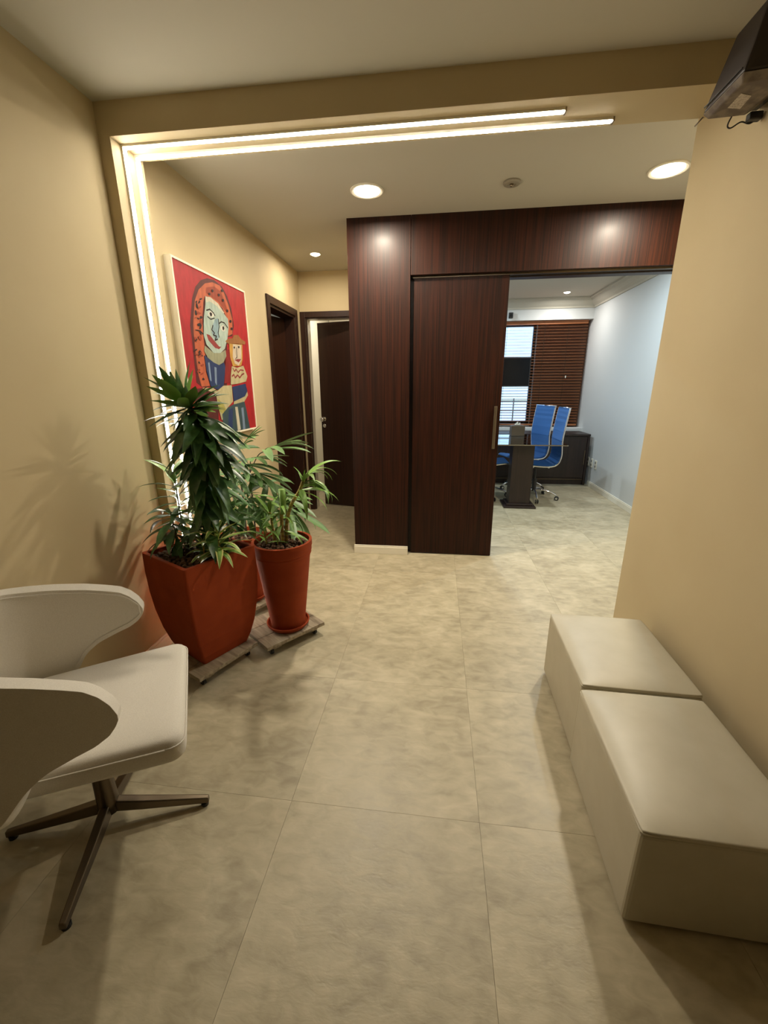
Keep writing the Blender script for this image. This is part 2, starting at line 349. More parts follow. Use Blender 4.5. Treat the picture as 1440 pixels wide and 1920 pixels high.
# ------------------------------------------------------------------ lamps
COOL = (.76, .91, 1.0)
def led_strip(label, yc, x_end, z_low):
    t = thing('led_strip', label, 'light strip', (XCOL, yc, 0), group='glowing L-shaped light strips on the portal')
    g = emis('led_glow', (1.0, .93, .80), E_LED); hw = .008
    L = x_end - XCOL
    # aluminium channels standing proud of the plaster, diffusers between their lips
    bm = bmesh.new()
    bx(bm, 0, .004, -.014, .014, z_low, ZS - .004)
    bx(bm, .004, .009, -.014, -.009, z_low, ZS - .004); bx(bm, .004, .009, .009, .014, z_low, ZS - .004)
    bx(bm, 0, L, -.014, .014, ZS - .004, ZS)
    bx(bm, .009, L, -.014, -.009, ZS - .009, ZS - .004); bx(bm, .009, L, .009, .014, ZS - .009, ZS - .004)
    fin(bm, 'channel', M_WHITE, t)
    box('vertical_diffuser', g, (.0042, .012, -hw, hw, z_low + .004, ZS - .0045), t)
    box('horizontal_diffuser', g, (.0125, L - .004, -hw, hw, ZS - .012, ZS - .0042), t)
    bm = bmesh.new(); bx(bm, L, L + .006, -.014, .014, ZS - .014, ZS); fin(bm, 'end_cap', M_STEEL, t)
    return t
led_strip('outer glowing light strip, nearer the lobby, ending earlier along the beam', 2.012, .445, .05)
led_strip('inner glowing light strip, nearer the hallway, reaching further along the beam', 2.098, .648, .05)

def downlight(name, label, x, y, r, watts, colr, spread=178, dome=.018, glow=14.0, zc=ZC):
    t = thing(name, label, 'ceiling light', (x, y, zc), group='recessed ceiling lights')
    bm = bmesh.new(); lathe(bm, [(r * .80, -.0005), (r, -.0005), (r, -.006), (r * .93, -.009), (r * .80, -.006)], 40, cap=False)
    n = 40
    fin(bm, 'trim_ring', M_WHITE, t, smooth=False)
    bm = bmesh.new(); prof = [(r * .78, -.001)] + [(r * .78 * math.cos(a * PI / 12), -.003 - dome * math.sin(a * PI / 12)) for a in range(1, 6)] + [(.003, -.003 - dome)]
    lathe(bm, prof, 32)
    fin(bm, 'lens', emis('lens_glow_' + ('warm' if colr == WARM else 'cool'), colr, glow), t, smooth=True)
    li = bpy.data.lights.new(name + '_bulb', 'AREA'); li.shape = 'DISK'; li.size = r * 1.1; li.energy = watts; li.color = colr; li.spread = math.radians(spread)
    lo = bpy.data.objects.new(name + '_bulb', li); link(lo, t); lo.location = (0, 0, -.004 - dome - .003)
    return t
downlight('downlight', 'large bright ceiling light in front of the fixed wood panel', -.455, 2.876, .10, E_DOWN, WARM)
downlight('downlight', 'large bright ceiling light nearest the right wall edge', 1.205, 2.855, .10, E_DOWN, WARM)
downlight('downlight', 'small ceiling light at the far end of the hallway', -1.095, 3.99, .05, E_HALL, WARM)
downlight('downlight', 'small ceiling light inside the meeting room', 1.66, 6.35, .05, E_CONF * .5, (1.0, .97, .92), zc=ZC2)
downlight('downlight', 'unseen fill light added in the meeting room just behind the header', 1.45, 4.35, .05, E_CONF, COOL, zc=ZC2)  # unseen lamp added to fill the room with cool light
for lx, ly, lab in ((.35, 4.35, 'unseen fill light added in the meeting room behind the sliding door'), (.35, 6.35, 'unseen fill light added in the meeting room corner behind the television')):  # two more unseen lamps added to soften and brighten the room
    downlight('downlight', lab, lx, ly, .05, E_CONF, COOL, zc=ZC2)
downlight('downlight', 'unseen fill light added in the room beyond the far door', -1.1, 5.3, .05, 9.0, (1.0, .92, .8))  # unseen lamp added to brighten the pale walls past the door
downlight('downlight', 'unseen fill light added in the room behind the left door', -2.3, 4.1, .05, 7.0, (.8, .9, 1.0))  # unseen lamp added to light the room seen through the door gap
sm = thing('smoke_detector', 'small round grey smoke detector between the two large ceiling lights', 'smoke detector', (.386, 2.886, ZC))
bm = bmesh.new(); lathe(bm, [(.05, -.0005), (.05, -.008), (.043, -.014), (.024, -.015), (.022, -.011), (.012, -.011)], 32); fin(bm, 'body', mat('grey_plastic', rgb((150, 142, 126)), .5), sm, smooth=False)
bm = bmesh.new(); lathe(bm, [(.010, -.0112), (.010, -.022), (.004, -.024)], 16); fin(bm, 'sensor', M_STEEL, sm, smooth=True)

# ------------------------------------------------------------------ ottomans
def ottoman(label, cx, cyy, rz):
    W, D, Hh = .40, .503, .335
    t = thing('ottoman', label, 'ottoman', (cx, cyy, 0), rz, 'cream leatherette ottomans along the right wall')
    bm = bmesh.new(); n = 14; g = []
    # body: box whose side faces bow very slightly
    bx(bm, -W / 2, W / 2, -D / 2, D / 2, .012, Hh - .018)
    bo = fin(bm, 'body', M_LEATHER, t, bevel=.012, seg=3)
    bm = bmesh.new(); bot = []; nx, ny = 14, 16
    def h(u, v):
        e = min(1 - abs(u), 1 - abs(v))
        return Hh - .010 + .010 * min(1, (1 - u ** 8) * (1 - v ** 8)) + .005 * (1 - u * u) * (1 - v * v)
    grid = []
    for i in range(nx + 1):
        row = []
        for j in range(ny + 1):
            u, v = -math.cos(PI * i / nx), -math.cos(PI * j / ny)
            k = 1 - .02 * (abs(u) ** 10) * (abs(v) ** 10)
            row.append(bm.verts.new((u * W / 2 * k, v * D / 2 * k, h(u, v))))
        grid.append(row)
    for i in range(nx):
        for j in range(ny): bm.faces.new((grid[i][j], grid[i + 1][j], grid[i + 1][j + 1], grid[i][j + 1]))
    # skirt down to the seam
    rim = [grid[i][0] for i in range(nx + 1)] + [grid[nx][j] for j in range(1, ny + 1)] + [grid[i][ny] for i in range(nx - 1, -1, -1)] + [grid[0][j] for j in range(ny - 1, 0, -1)]
    low = [bm.verts.new((v.co.x, v.co.y, Hh - .0178)) for v in rim]
    for i in range(len(rim)): bm.faces.new((rim[i], rim[(i + 1) % len(rim)], low[(i + 1) % len(rim)], low[i]))
    fin(bm, 'cushion_top', M_LEATHER, t, smooth=True)
    bm = bmesh.new(); z = Hh - .017; a, b = W / 2 - .002, D / 2 - .002; rr = .012; pts = []
    for sx, sy_, a0 in ((1, 1, 0), (-1, 1, PI / 2), (-1, -1, PI), (1, -1, 1.5 * PI)):
        for k in range(5):
            an = a0 + k * PI / 8; pts.append((sx * (a - rr) + rr * math.cos(an), sy_ * (b - rr) + rr * math.sin(an), z))
    pts.append(pts[0]); tube(bm, pts, .0032, 6); fin(bm, 'piping', M_LEATHER, t, smooth=True)
    for fx in (-1, 1):
        for fy in (-1, 1):
            bm = bmesh.new(); lathe(bm, [(.02, 0), (.02, .012)], 12); f = fin(bm, 'foot', M_BLACK, t); f.location = (fx * .15, fy * .2, 0)
    return t
ottoman('cream leatherette ottoman farther from the viewer, beside the end of the right wall', .752, 1.573, math.radians(-1.5))
ottoman('cream leatherette ottoman nearer the viewer, cut by the right picture edge', .724, 1.050, math.radians(-1.5))

# ------------------------------------------------------------------ lounge chair
CH = thing('lounge_chair', 'pale grey upholstered swivel lounge chair with winged shell back and cross base', 'chair', (-1.015, .895, 0), math.radians(31))
def pillow(bm, outline, rings):
    n = len(outline); cxy = (sum(p[0] for p in outline) / n, sum(p[1] for p in outline) / n); R = []
    for ins, z in rings:
        ring = []
        for x, y in outline:
            dx, dy = x - cxy[0], y - cxy[1]; d = math.hypot(dx, dy)
            s = max(0, (d - ins) / d); ring.append(bm.verts.new((cxy[0] + dx * s, cxy[1] + dy * s, z)))
        R.append(ring)
    for a, b in zip(R, R[1:]):
        for i in range(n): bm.faces.new((a[i], a[(i + 1) % n], b[(i + 1) % n], b[i]))
    bm.faces.new(R[0][::-1]); bm.faces.new(R[-1])
def rounded(corners, radii, seg=6):
    out = []; n = len(corners)
    for i in range(n):
        p = Vector((*corners[i], 0)); a = Vector((*corners[i - 1], 0)); b = Vector((*corners[(i + 1) % n], 0)); r = radii[i]
        p0 = p + (a - p).normalized() * r; p1 = p + (b - p).normalized() * r
        for k in range(seg + 1):
            t = k / seg; q = (1 - t) ** 2 * p0 + 2 * t * (1 - t) * p + t * t * p1; out.append((q.x, q.y))
    return out
seat_outline = rounded([(.275, -.255), (.275, .255), (-.20, .215), (-.20, -.215)], [.05, .05, .06, .06])
bm = bmesh.new(); pillow(bm, seat_outline, [(.03, .372), (.008, .379), (0, .392), (0, .429), (.004, .442), (.014, .452), (.03, .457), (.12, .462)])
so = fin(bm, 'seat', M_FABRIC, CH, smooth=True); so.modifiers.new('sub', 'SUBSURF').render_levels = 1
bm = bmesh.new(); sp_ = [(x * 1.002, y * 1.002, .432) for x, y in seat_outline]; sp_.append(sp_[0]); tube(bm, sp_, .0022, 6); fin(bm, 'seat_seam', M_FABRIC, CH, smooth=True)
# winged shell
half = smooth_path([(-.300, 0, 0), (-.295, .09, 0), (-.262, .18, 0), (-.20, .240, 0), (-.11, .272, 0), (-.02, .286, 0), (.06, .292, 0), (.11, .294, 0), (.135, .294, 0), (.153, .294, 0)], 6)
path = [Vector((p.x, -p.y, 0)) for p in half[:0:-1]] + half
ss = [0.0]
for a, b in zip(path, path[1:]): ss.append(ss[-1] + (b - a).length)
mid_s = ss[len(half) - 1]; SM = ss[-1] - mid_s
def lerp_tab(tab, x):
    for (x0, y0), (x1, y1) in zip(tab, tab[1:]):
        if x <= x1: return y0 + (y1 - y0) * (x - x0) / (x1 - x0)
    return tab[-1][1]
HI = [(-.31, .785), (-.22, .772), (-.09, .746), (0, .724), (.054, .706), (.095, .690), (.122, .668), (.142, .640), (.153, .612)]
LO = [(-.31, .405), (-.12, .402), (-.10, .402), (-.086, .410), (-.072, .430), (-.045, .475), (0, .510), (.06, .533), (.10, .546), (.130, .564), (.145, .582), (.153, .598)]
def shell_edges(i): return lerp_tab(LO, path[i].x), lerp_tab(HI, path[i].x)
def shell_lean(z, q):
    l_ = (z - .46) * .11 - .10 * max(0, .46 - z) * (1 - q)
    return l_ - (.45 - z) * .6 if z < .45 else l_
bm = bmesh.new(); NV = 10; G = []
for i, p in enumerate(path):
    q = abs(ss[i] - mid_s) / SM; lo, hi = shell_edges(i)
    d = (path[min(i + 1, len(path) - 1)] - path[max(i - 1, 0)]).normalized(); nrm = Vector((d.y, -d.x, 0))
    row = []
    for k in range(NV + 1):
        z = lo + (hi - lo) * k / NV
        lean = shell_lean(z, q)
        row.append(bm.verts.new(p + nrm * lean + Vector((0, 0, z))))
    G.append(row)
for i in range(len(G) - 1):
    for k in range(NV): bm.faces.new((G[i][k], G[i + 1][k], G[i + 1][k + 1], G[i][k + 1]))
sh = fin(bm, 'shell_back', M_FABRIC, CH, smooth=True)
md = sh.modifiers.new('solid', 'SOLIDIFY'); md.thickness = .044; md.offset = 0
md = sh.modifiers.new('bevel', 'BEVEL'); md.width = .017; md.segments = 3; md.limit_method = 'ANGLE'; md.angle_limit = math.radians(60)
md = sh.modifiers.new('sub', 'SUBSURF'); md.levels = 1; md.render_levels = 1
# welt running round the outer face of the shell
bm = bmesh.new(); wl = []
off = []
for i, p in enumerate(path):
    d = (path[min(i + 1, len(path) - 1)] - path[max(i - 1, 0)]).normalized(); nrm = Vector((d.y, -d.x, 0)); off.append(nrm)
def shell_pt(i, z, o):
    q = abs(ss[i] - mid_s) / SM
    lean = shell_lean(z, q)
    return path[i] + off[i] * (lean + o) + Vector((0, 0, z))
idx = list(range(4, len(path) - 4))
top = [shell_pt(i, shell_edges(i)[1] - .014, .0225) for i in idx]
botm = [shell_pt(i, shell_edges(i)[0] + .014, .0225) for i in idx]
loop = top + botm[::-1] + [top[0]]
tube(bm, loop, .003, 6); fin(bm, 'welt', M_FABRIC, CH, smooth=True)
# swivel column and cross base
bm = bmesh.new(); lathe(bm, [(.034, .055), (.030, .09), (.027, .22), (.032, .32), (.05, .352)], 20); fin(bm, 'column', M_NICKEL, CH, smooth=True)
bm = bmesh.new(); bx(bm, -.12, .12, -.10, .10, .352, .3715); fin(bm, 'seat_plate', M_BLACK, CH, bevel=.004)
for k in range(4):
    an = math.radians(-13 + 90 * k); ca, sa = math.cos(an), math.sin(an); R0 = .300
    bm = bmesh.new()
    pr = []
    for rr, w_, z0, z1 in ((.0, .017, .055, .095), (.10, .016, .040, .072), (.29, .010, .012, .034), (R0, .009, .012, .032)):
        pr.append([bm.verts.new((rr * ca - s_ * w_ * sa, rr * sa + s_ * w_ * ca, z)) for s_, z in ((-1, z0), (1, z0), (.8, z1), (-.8, z1))])
    for a, b in zip(pr, pr[1:]):
        for i in range(4): bm.faces.new((a[i], a[(i + 1) % 4], b[(i + 1) % 4], b[i]))
    bm.faces.new(pr[0][::-1]); bm.faces.new(pr[-1])
    lg = fin(bm, 'leg', M_NICKEL, CH, bevel=.003)
    bm = bmesh.new(); lathe(bm, [(.012, 0), (.012, .0118)], 12); g_ = fin(bm, 'glide', M_BLACK, lg); g_.location = (.285 * ca, .285 * sa, 0)

# ------------------------------------------------------------------ plant dollies, saucers
def dolly(label, x, y, ang, L, W):
    t = thing('plant_dolly', label, 'plant dolly', (x, y, 0), ang, 'wooden plant dollies on casters')
    pw = W / 3
    for k in range(3):
        box('plank', M_PLANK, (-L / 2, L / 2, -W / 2 + k * pw + .001, -W / 2 + (k + 1) * pw - .001, .055, .075), t, bevel=.0015)
    for k in (-1, 1): box('batten', M_PLANK, (k * L * .32 - .02, k * L * .32 + .02, -W / 2 + .01, W / 2 - .01, .043, .0548), t)
    for sx in (-1, 1):
        for sy_ in (-1, 1):
            bm = bmesh.new(); bx(bm, -.016, .016, -.016, .016, .0395, .0428); bx(bm, -.012, -.0095, -.008, .008, .016, .0395); bx(bm, .0095, .012, -.008, .008, .016, .0395)
            c = fin(bm, 'caster', M_STEEL, t); c.location = (sx * L * .38, sy_ * W * .36, 0)
            bm = bmesh.new(); lathe(bm, [(.012, -.009), (.018, -.007), (.018, .007), (.012, .009)], 18); w_ = fin(bm, 'wheel', M_BLACK, c, smooth=False)
            w_.location = (0, 0, .018); w_.rotation_euler = (0, PI / 2, 0)
    return t
dolly('weathered plank dolly under the large square pot', -1.125, 1.715, math.radians(65), .345, .33)
dolly('weathered plank dolly under the round tapered pot', -.845, 1.995, math.radians(51), .36, .33)
dolly('weathered plank dolly at the back, almost hidden between two pots', -1.16, 2.27, math.radians(60), .30, .30)
def saucer(label, x, y, r):
    t = thing('plant_saucer', label, 'saucer', (x, y, .0755), group='terracotta saucers')
    bm = bmesh.new(); lathe(bm, [(r * .82, 0), (r * .97, .018), (r, .030), (r * .94, .031), (r * .90, .018), (r * .78, .007)], 40); fin(bm, 'dish', M_TERRA, t, smooth=False)
saucer('round terracotta saucer under the round tapered pot', -.80, 1.985, .118)
saucer('round terracotta saucer under the hidden pot at the back', -1.16, 2.27, .115)

# ------------------------------------------------------------------ leaves
def leaf_mesh(name, wid, droop, m, fold=.25, nseg=9, edge=None, peak=.4, tip=1.0, twist=0.0):
    """unit-length blade along +x, curving down by `droop` radians in total"""
    bm = bmesh.new(); rows = []; x = z = 0.0; a = 0.0
    for i in range(nseg + 1):
        t = i / nseg
        w_ = wid * (min(1, (t / peak) ** .6) if t < peak else max(0.0, 1 - ((t - peak) / (1 - peak)) ** (1.6 * tip))) * .5
        w_ = max(w_, .004 if i < nseg else .0008) if t > 0 else wid * .22
        tw = twist * t; f = fold * w_
        pts = [(-w_, f), (-w_ * .62, f * .62), (0, 0), (w_ * .62, f * .62), (w_, f)] if edge else [(-w_, f), (0, 0), (w_, f)]
        row = []
        for yy, hh_ in pts:
            y2 = yy * math.cos(tw) - hh_ * math.sin(tw); h2 = yy * math.sin(tw) + hh_ * math.cos(tw)
            row.append(bm.verts.new((x - math.sin(a) * -h2 * 0 + math.sin(a) * h2, y2, z + math.cos(a) * h2)))
        rows.append(row)
        a += -0 if i == 0 else 0
        st = 1.0 / nseg; ang = droop * (t ** 1.3)
        x += math.cos(ang) * st; z -= math.sin(ang) * st; a = ang
    for p, q in zip(rows, rows[1:]):
        for k in range(len(p) - 1):
            f_ = bm.faces.new((p[k], q[k], q[k + 1], p[k + 1])); f_.smooth = True
            if edge and k in (0, len(p) - 2): f_.material_index = 1
    me = bpy.data.meshes.new(name); bm.to_mesh(me); bm.free(); me.materials.append(m)
    if edge: me.materials.append(edge)
    return me
def leaf_mtx(pos, az, el, size, roll=0.0):
    return Matrix.Translation(pos) @ Matrix.Rotation(az, 4, 'Z') @ Matrix.Rotation(-el, 4, 'Y') @ Matrix.Rotation(roll, 4, 'X') @ Matrix.Scale(size, 4)
def path_at(pts, t):
    k = t * (len(pts) - 1); i = min(int(k), len(pts) - 2); return pts[i].lerp(pts[i + 1], k - i)
PEB = None
def pebbles(parent, inside, half_, z, n, r0, r1, seed):
    global PEB
    if PEB is None:
        PEB = []
        for v in range(3):
            bm = bmesh.new(); bmesh.ops.create_icosphere(bm, subdivisions=2, radius=1.0); rnd = random.Random(v)
            for q in bm.verts: q.co *= rnd.uniform(.86, 1.08)
            for f_ in bm.faces: f_.smooth = True
            me = bpy.data.meshes.new('clay_pebble'); bm.to_mesh(me); bm.free(); me.materials.append(M_PEBBLE); PEB.append(me)
    rnd = random.Random(seed); pl = []
    for tries in range(40000):
        if len(pl) >= n: break
        x, y = rnd.uniform(-half_, half_), rnd.uniform(-half_, half_); r = rnd.uniform(r0, r1)
        if not inside(x, y, r): continue
        if any((x - a) ** 2 + (y - b) ** 2 < (.86 * (r + c)) ** 2 for a, b, c in pl): continue
        pl.append((x, y, r))
    for x, y, r in pl:
        d = math.hypot(x, y) / half_
        inst('clay_pebble', PEB[rnd.randrange(3)], parent, Matrix.Translation((x, y, z + .012 * (1 - d * d) + rnd.uniform(-.004, .003))) @ Matrix.Rotation(rnd.uniform(0, 6.28), 4, 'Z') @ Matrix.Diagonal((r, r, r * rnd.uniform(.8, 1), 1)))

rn = random.Random(11)
LM = [leaf_mesh('leaf', .225, d_, M_LEAF, fold=.3, peak=.42) for d_ in (.15, .45, .8, 1.1)]
LF = [leaf_mesh('leaf', .26, d_, M_LEAF2, fold=.35, peak=.4) for d_ in (.1, .4, .7)]
LV = [leaf_mesh('leaf', .20, d_, M_LEAF2, fold=.3, edge=M_LEAFY, peak=.4) for d_ in (.3, .8, 1.3)]

# ---- square pot with the tall dracaena
P1 = thing('potted_dracaena', 'tall dark-leaved dracaena in a large square terracotta pot', 'potted plant', (-1.13, 1.755, .0755), math.radians(62))
bm = bmesh.new(); HP = .535
prof = [(.124, 0), (.142, .05), (.161, .13), (.176, .23), (.184, .33), (.187, .43), (.186, HP)]
def sq_ring(s, z, r=.012):
    return [bm.verts.new((x, y, z)) for x, y in rounded([(s, -s), (s, s), (-s, s), (-s, -s)], [r] * 4, 3)]
rings = [sq_ring(s, z) for s, z in prof] + [sq_ring(.168, HP), sq_ring(.166, HP - .06), sq_ring(.13, .12)]
n_ = len(rings[0])
for a, b in zip(rings, rings[1:]):
    for i in range(n_): bm.faces.new((a[i], a[(i + 1) % n_], b[(i + 1) % n_], b[i]))
bm.faces.new(rings[0][::-1]); bm.faces.new(rings[-1])
fin(bm, 'pot', M_TERRA, P1, bevel=.0025)
bm = bmesh.new(); prism(bm, [(-.164, -.164), (.164, -.164), (.164, .164), (-.164, .164)], HP - .05, HP - .022); fin(bm, 'soil', M_SOIL, P1)
pebbles(P1, lambda x, y, r: max(abs(x), abs(y)) < .166 - r, .166, HP - .020, 260, .0095, .0150, 3)
Pinv = (Matrix.Translation((-1.13, 1.755, .0755)) @ Matrix.Rotation(math.radians(62), 4, 'Z')).inverted()
def W1(x, y, z): return Pinv @ Vector((x, y, z))
def Wdir(v, inv): return inv.to_3x3() @ Vector(v)
stem_w = smooth_path([(-1.115, 1.78, .58), (-1.06, 1.74, .82), (-1.005, 1.70, 1.04), (-.985, 1.67, 1.165), (-.995, 1.66, 1.245), (-1.035, 1.65, 1.295)], 6)
bm = bmesh.new(); tube(bm, [Pinv @ p for p in stem_w], [.011 - .006 * i / len(stem_w) for i in range(len(stem_w))], 8); fin(bm, 'stem', M_CANE, P1, smooth=True)
RZ1 = -math.radians(62)
for i in range(136):                                     # drooping skirt of leaves up the cane
    t = .10 + .74 * (i / 136.0) ** .9; p = path_at(stem_w, t)
    az = i * 2.39996 + rn.uniform(-.3, .3); hgt = i / 136.0
    el = rn.uniform(-1.05, -.1) if hgt < .75 else rn.uniform(-.75, .1)
    s = rn.uniform(.19, .265) * (1.0 if hgt < .85 else .92)
    if math.cos(az) < -.3: s *= .85
    inst('leaf', LM[rn.choice((0, 1, 1, 2))], P1, leaf_mtx(Pinv @ p, az + RZ1, el, s, rn.uniform(-.4, .4)))
hd = stem_w[-1]
for i in range(34):                                      # rosette at the bent tip
    az = i * 2.39996; ring = i / 34.0
    el = -.5 + 1.75 * ring + rn.uniform(-.2, .2)
    ax = Vector((-.55, -.1, .75)).normalized()
    s = rn.uniform(.135, .185)
    M = Matrix.Rotation(math.radians(-34), 4, 'Y')
    mt = Matrix.Translation(Pinv @ (hd + Vector((.012, 0, -.012)) * (1 - ring) * 2)) @ Matrix.Rotation(RZ1, 4, 'Z') @ M @ Matrix.Rotation(az, 4, 'Z') @ Matrix.Rotation(-el, 4, 'Y') @ Matrix.Scale(s, 4)
    inst('leaf', rn.choice(LM[:2] + LF[:1]), P1, mt)
for i in range(7):                                       # few leaves reaching right below the head
    az = rn.uniform(-.9, .5); inst('leaf', rn.choice((LF[0], LM[1])), P1, leaf_mtx(Pinv @ path_at(stem_w, rn.uniform(.84, .93)), az + RZ1, rn.uniform(-.1, .6), rn.uniform(.14, .19), rn.uniform(-.4, .4)))
def clear_of_pot(me, mt):
    for v in me.vertices:
        p = mt @ v.co; d = max(abs(p.x), abs(p.y))
        if d > .160 and p.z < HP + .004 and d < .205: return False
    return True
def shoot(base, top, n, msh, smin, smax, elr, parent, inv, rz, stem_m, r=.005, t0=.35):
    pts = smooth_path([base, Vector(base).lerp(Vector(top), .5) + Vector((rn.uniform(-.01, .01), rn.uniform(-.01, .01), 0)), top], 4)
    b_ = bmesh.new(); tube(b_, [inv @ p for p in pts], [r * (1 - .5 * k / len(pts)) for k in range(len(pts))], 6); fin(b_, 'stem', stem_m, parent, smooth=True)
    for i in range(n):
        t = t0 + (1 - t0) * i / max(1, n - 1); az = i * 2.39996 + rn.uniform(-.3, .3)
        el = elr[0] + (elr[1] - elr[0]) * i / n + rn.uniform(-.2, .2)
        me = rn.choice(msh); sz = rn.uniform(smin, smax); rl = rn.uniform(-.3, .3)
        for k in range(8):
            mt = leaf_mtx(inv @ path_at(pts, min(t, .999)), az + rz, el, sz, rl)
            if clear_of_pot(me, mt): break
            el += .2
        inst('leaf', me, parent, mt)
shoot((-1.21, 1.77, .58), (-1.235, 1.80, .97), 30, LM[:3] + LF[:2], .12, .17, (-.5, .9), P1, Pinv, RZ1, M_CANE)
shoot((-1.19, 1.70, .58), (-1.225, 1.72, .80), 24, LM[1:], .13, .18, (-.8, .4), P1, Pinv, RZ1, M_CANE)
shoot((-1.03, 1.83, .58), (-1.01, 1.85, .86), 26, LM[:3], .13, .18, (-.6, .7), P1, Pinv, RZ1, M_CANE)
shoot((-1.02, 1.71, .58), (-.995, 1.695, .72), 28, LV, .13, .18, (-.4, 1.1), P1, Pinv, RZ1, M_CANEY, t0=.15)
shoot((-1.07, 1.70, .58), (-1.055, 1.675, .68), 14, LV, .09, .13, (0, .9), P1, Pinv, RZ1, M_CANEY, t0=.2)

# ---- round pot
def round_pot(t, h, rb, rtp):
    bm = bmesh.new()
    lathe(bm, [(rb, 0), (rb + (rtp - rb) * .80 - .002, h * .80), (rtp - .010, h * .85), (rtp - .006, h * .855), (rtp - .008, h * .875), (rtp - .004, h * .885), (rtp - .003, h * .93), (rtp, h * .94), (rtp, h), (rtp - .014, h), (rtp - .016, h - .05), (rb - .01, .1)], 48)
    fin(bm, 'pot', M_TERRA, t, smooth=False)
    for p in t.children[-1].data.polygons: p.use_smooth = True
    t.children[-1].data.set_sharp_from_angle(angle=math.radians(35))
    bm = bmesh.new(); lathe(bm, [(rtp - .020, h - .05), (rtp - .020, h - .03)], 32); fin(bm, 'soil', M_SOIL, t)
P2 = thing('potted_dracaena', 'leggy yellow-stemmed dracaena with drooping strap leaves in a round tapered terracotta pot', 'potted plant', (-.80, 1.985, .085))
round_pot(P2, .50, .092, .157)
pebbles(P2, lambda x, y, r: math.hypot(x, y) < .140 - r, .14, .50 - .026, 150, .0095, .0145, 8)
I2 = Matrix.Translation((.80, -1.985, -.085))
LS = [leaf_mesh('leaf', .13, d_, M_LEAF2, fold=.3, peak=.3, tip=1.3) for d_ in (.6, 1.2, 1.8, 2.2)]
def cane(pts, r, m, parent, inv):
    pp = smooth_path(pts, 5); b_ = bmesh.new(); tube(b_, [inv @ p for p in pp], r, 8); fin(b_, 'stem', m, parent, smooth=True); return pp
def tuft(pp, n, t0, t1, msh, s0, s1, el0, el1, parent, inv, azc=None, azr=PI):
    for i in range(n):
        t = t0 + (t1 - t0) * i / max(1, n - 1); az = (i * 2.39996) if azc is None else azc + rn.uniform(-azr, azr)
        inst('leaf', rn.choice(msh), parent, leaf_mtx(inv @ path_at(pp, min(t, .999)), az, el0 + (el1 - el0) * i / n + rn.uniform(-.15, .15), rn.uniform(s0, s1), rn.uniform(-.3, .3)))
c1 = cane([(-.775, 1.985, .57), (-.765, 1.985, .68), (-.735, 1.99, .78), (-.69, 1.995, .85), (-.665, 2.0, .91)], .009, M_CANEY, P2, I2)
tuft(c1, 15, .72, 1, LS[1:], .17, .26, -.1, .9, P2, I2, 0.1, 1.2)
tuft(c1, 6, .9, 1, LS[:1], .06, .10, .9, 1.4, P2, I2)
c2 = cane([(-.79, 1.97, .57), (-.785, 1.965, .70), (-.775, 1.96, .80)], .010, M_CANEY, P2, I2)
tuft(c2, 14, .3, 1, LS[1:3], .13, .20, -.1, .7, P2, I2)
bm = bmesh.new(); tube(bm, [I2 @ Vector((-.765, 1.95, .74)), I2 @ Vector((-.763, 1.948, .87))], [.014, .018], 10); fin(bm, 'rolled_leaf', M_LEAF2, P2, smooth=True)
c3 = cane([(-.84, 1.98, .57), (-.845, 1.98, .68), (-.85, 1.975, .74)], .007, M_CANEY, P2, I2)
tuft(c3, 13, .2, 1, LS[:2], .12, .22, .3, 1.3, P2, I2)
c4 = cane([(-.87, 1.95, .57), (-.875, 1.945, .64)], .005, M_CANEY, P2, I2)
tuft(c4, 8, .1, 1, LS[:3], .09, .15, .2, 1.1, P2, I2)

# ---- hidden pot with the lady palm
P3 = thing('potted_palm', 'lady palm with fan-shaped leaves behind the other two pots', 'potted plant', (-1.16, 2.27, .085))
round_pot(P3, .42, .090, .140)
pebbles(P3, lambda x, y, r: math.hypot(x, y) < .122 - r, .122, .42 - .026, 60, .0095, .0145, 21)
I3 = Matrix.Translation((1.16, -2.27, -.085))
LPM = [leaf_mesh('leaflet', .15, d_, M_LEAFP, fold=.45, peak=.5, tip=2.2) for d_ in (.15, .5, .9)]
def fan(base, hub, az, el, n, s0, s1, arc):
    pp = smooth_path([base, Vector(base).lerp(Vector(hub), .6) + Vector((0, 0, .03)), hub], 4)
    b_ = bmesh.new(); tube(b_, [I3 @ p for p in pp], .003, 6); pet = fin(b_, 'palm_leaf', M_STEMD, P3, smooth=True)
    for k in range(n):
        a = (k / (n - 1) - .5) * arc
        mt = Matrix.Translation(I3 @ Vector(hub)) @ Matrix.Rotation(az, 4, 'Z') @ Matrix.Rotation(-el, 4, 'Y') @ Matrix.Rotation(a, 4, 'Z') @ Matrix.Rotation(-rn.uniform(-.15, .15), 4, 'Y') @ Matrix.Scale(rn.uniform(s0, s1), 4)
        inst('leaflet', rn.choice(LPM), pet, mt)
for (x, y, zt) in ((-1.20, 2.27, .98), (-1.13, 2.25, .90), (-1.10, 2.31, .86), (-1.22, 2.22, .82)):
    cane([(x, y, .47), (x + .005, y, .47 + (zt - .47) * .5), (x, y, zt)], .0055, M_STEMD, P3, I3)
fan((-1.10, 2.30, .86), (-.95, 2.21, 1.02), -.12, .28, 7, .24, .31, 1.9)
fan((-1.10, 2.31, .86), (-1.03, 2.22, .98), -.6, .1, 8, .18, .25, 2.6)
fan((-1.13, 2.25, .86), (-.99, 2.18, .90), -.5, -.3, 8, .18, .25, 2.6)
fan((-1.10, 2.31, .74), (-.95, 2.18, .72), -.7, -.6, 8, .17, .24, 2.8)
fan((-1.13, 2.25, .70), (-1.06, 2.13, .70), -1.1, -.7, 8, .15, .2, 3.0)
fan((-1.20, 2.27, .98), (-1.16, 2.25, 1.02), -1.3, .9, 7, .13, .19, 2.6)
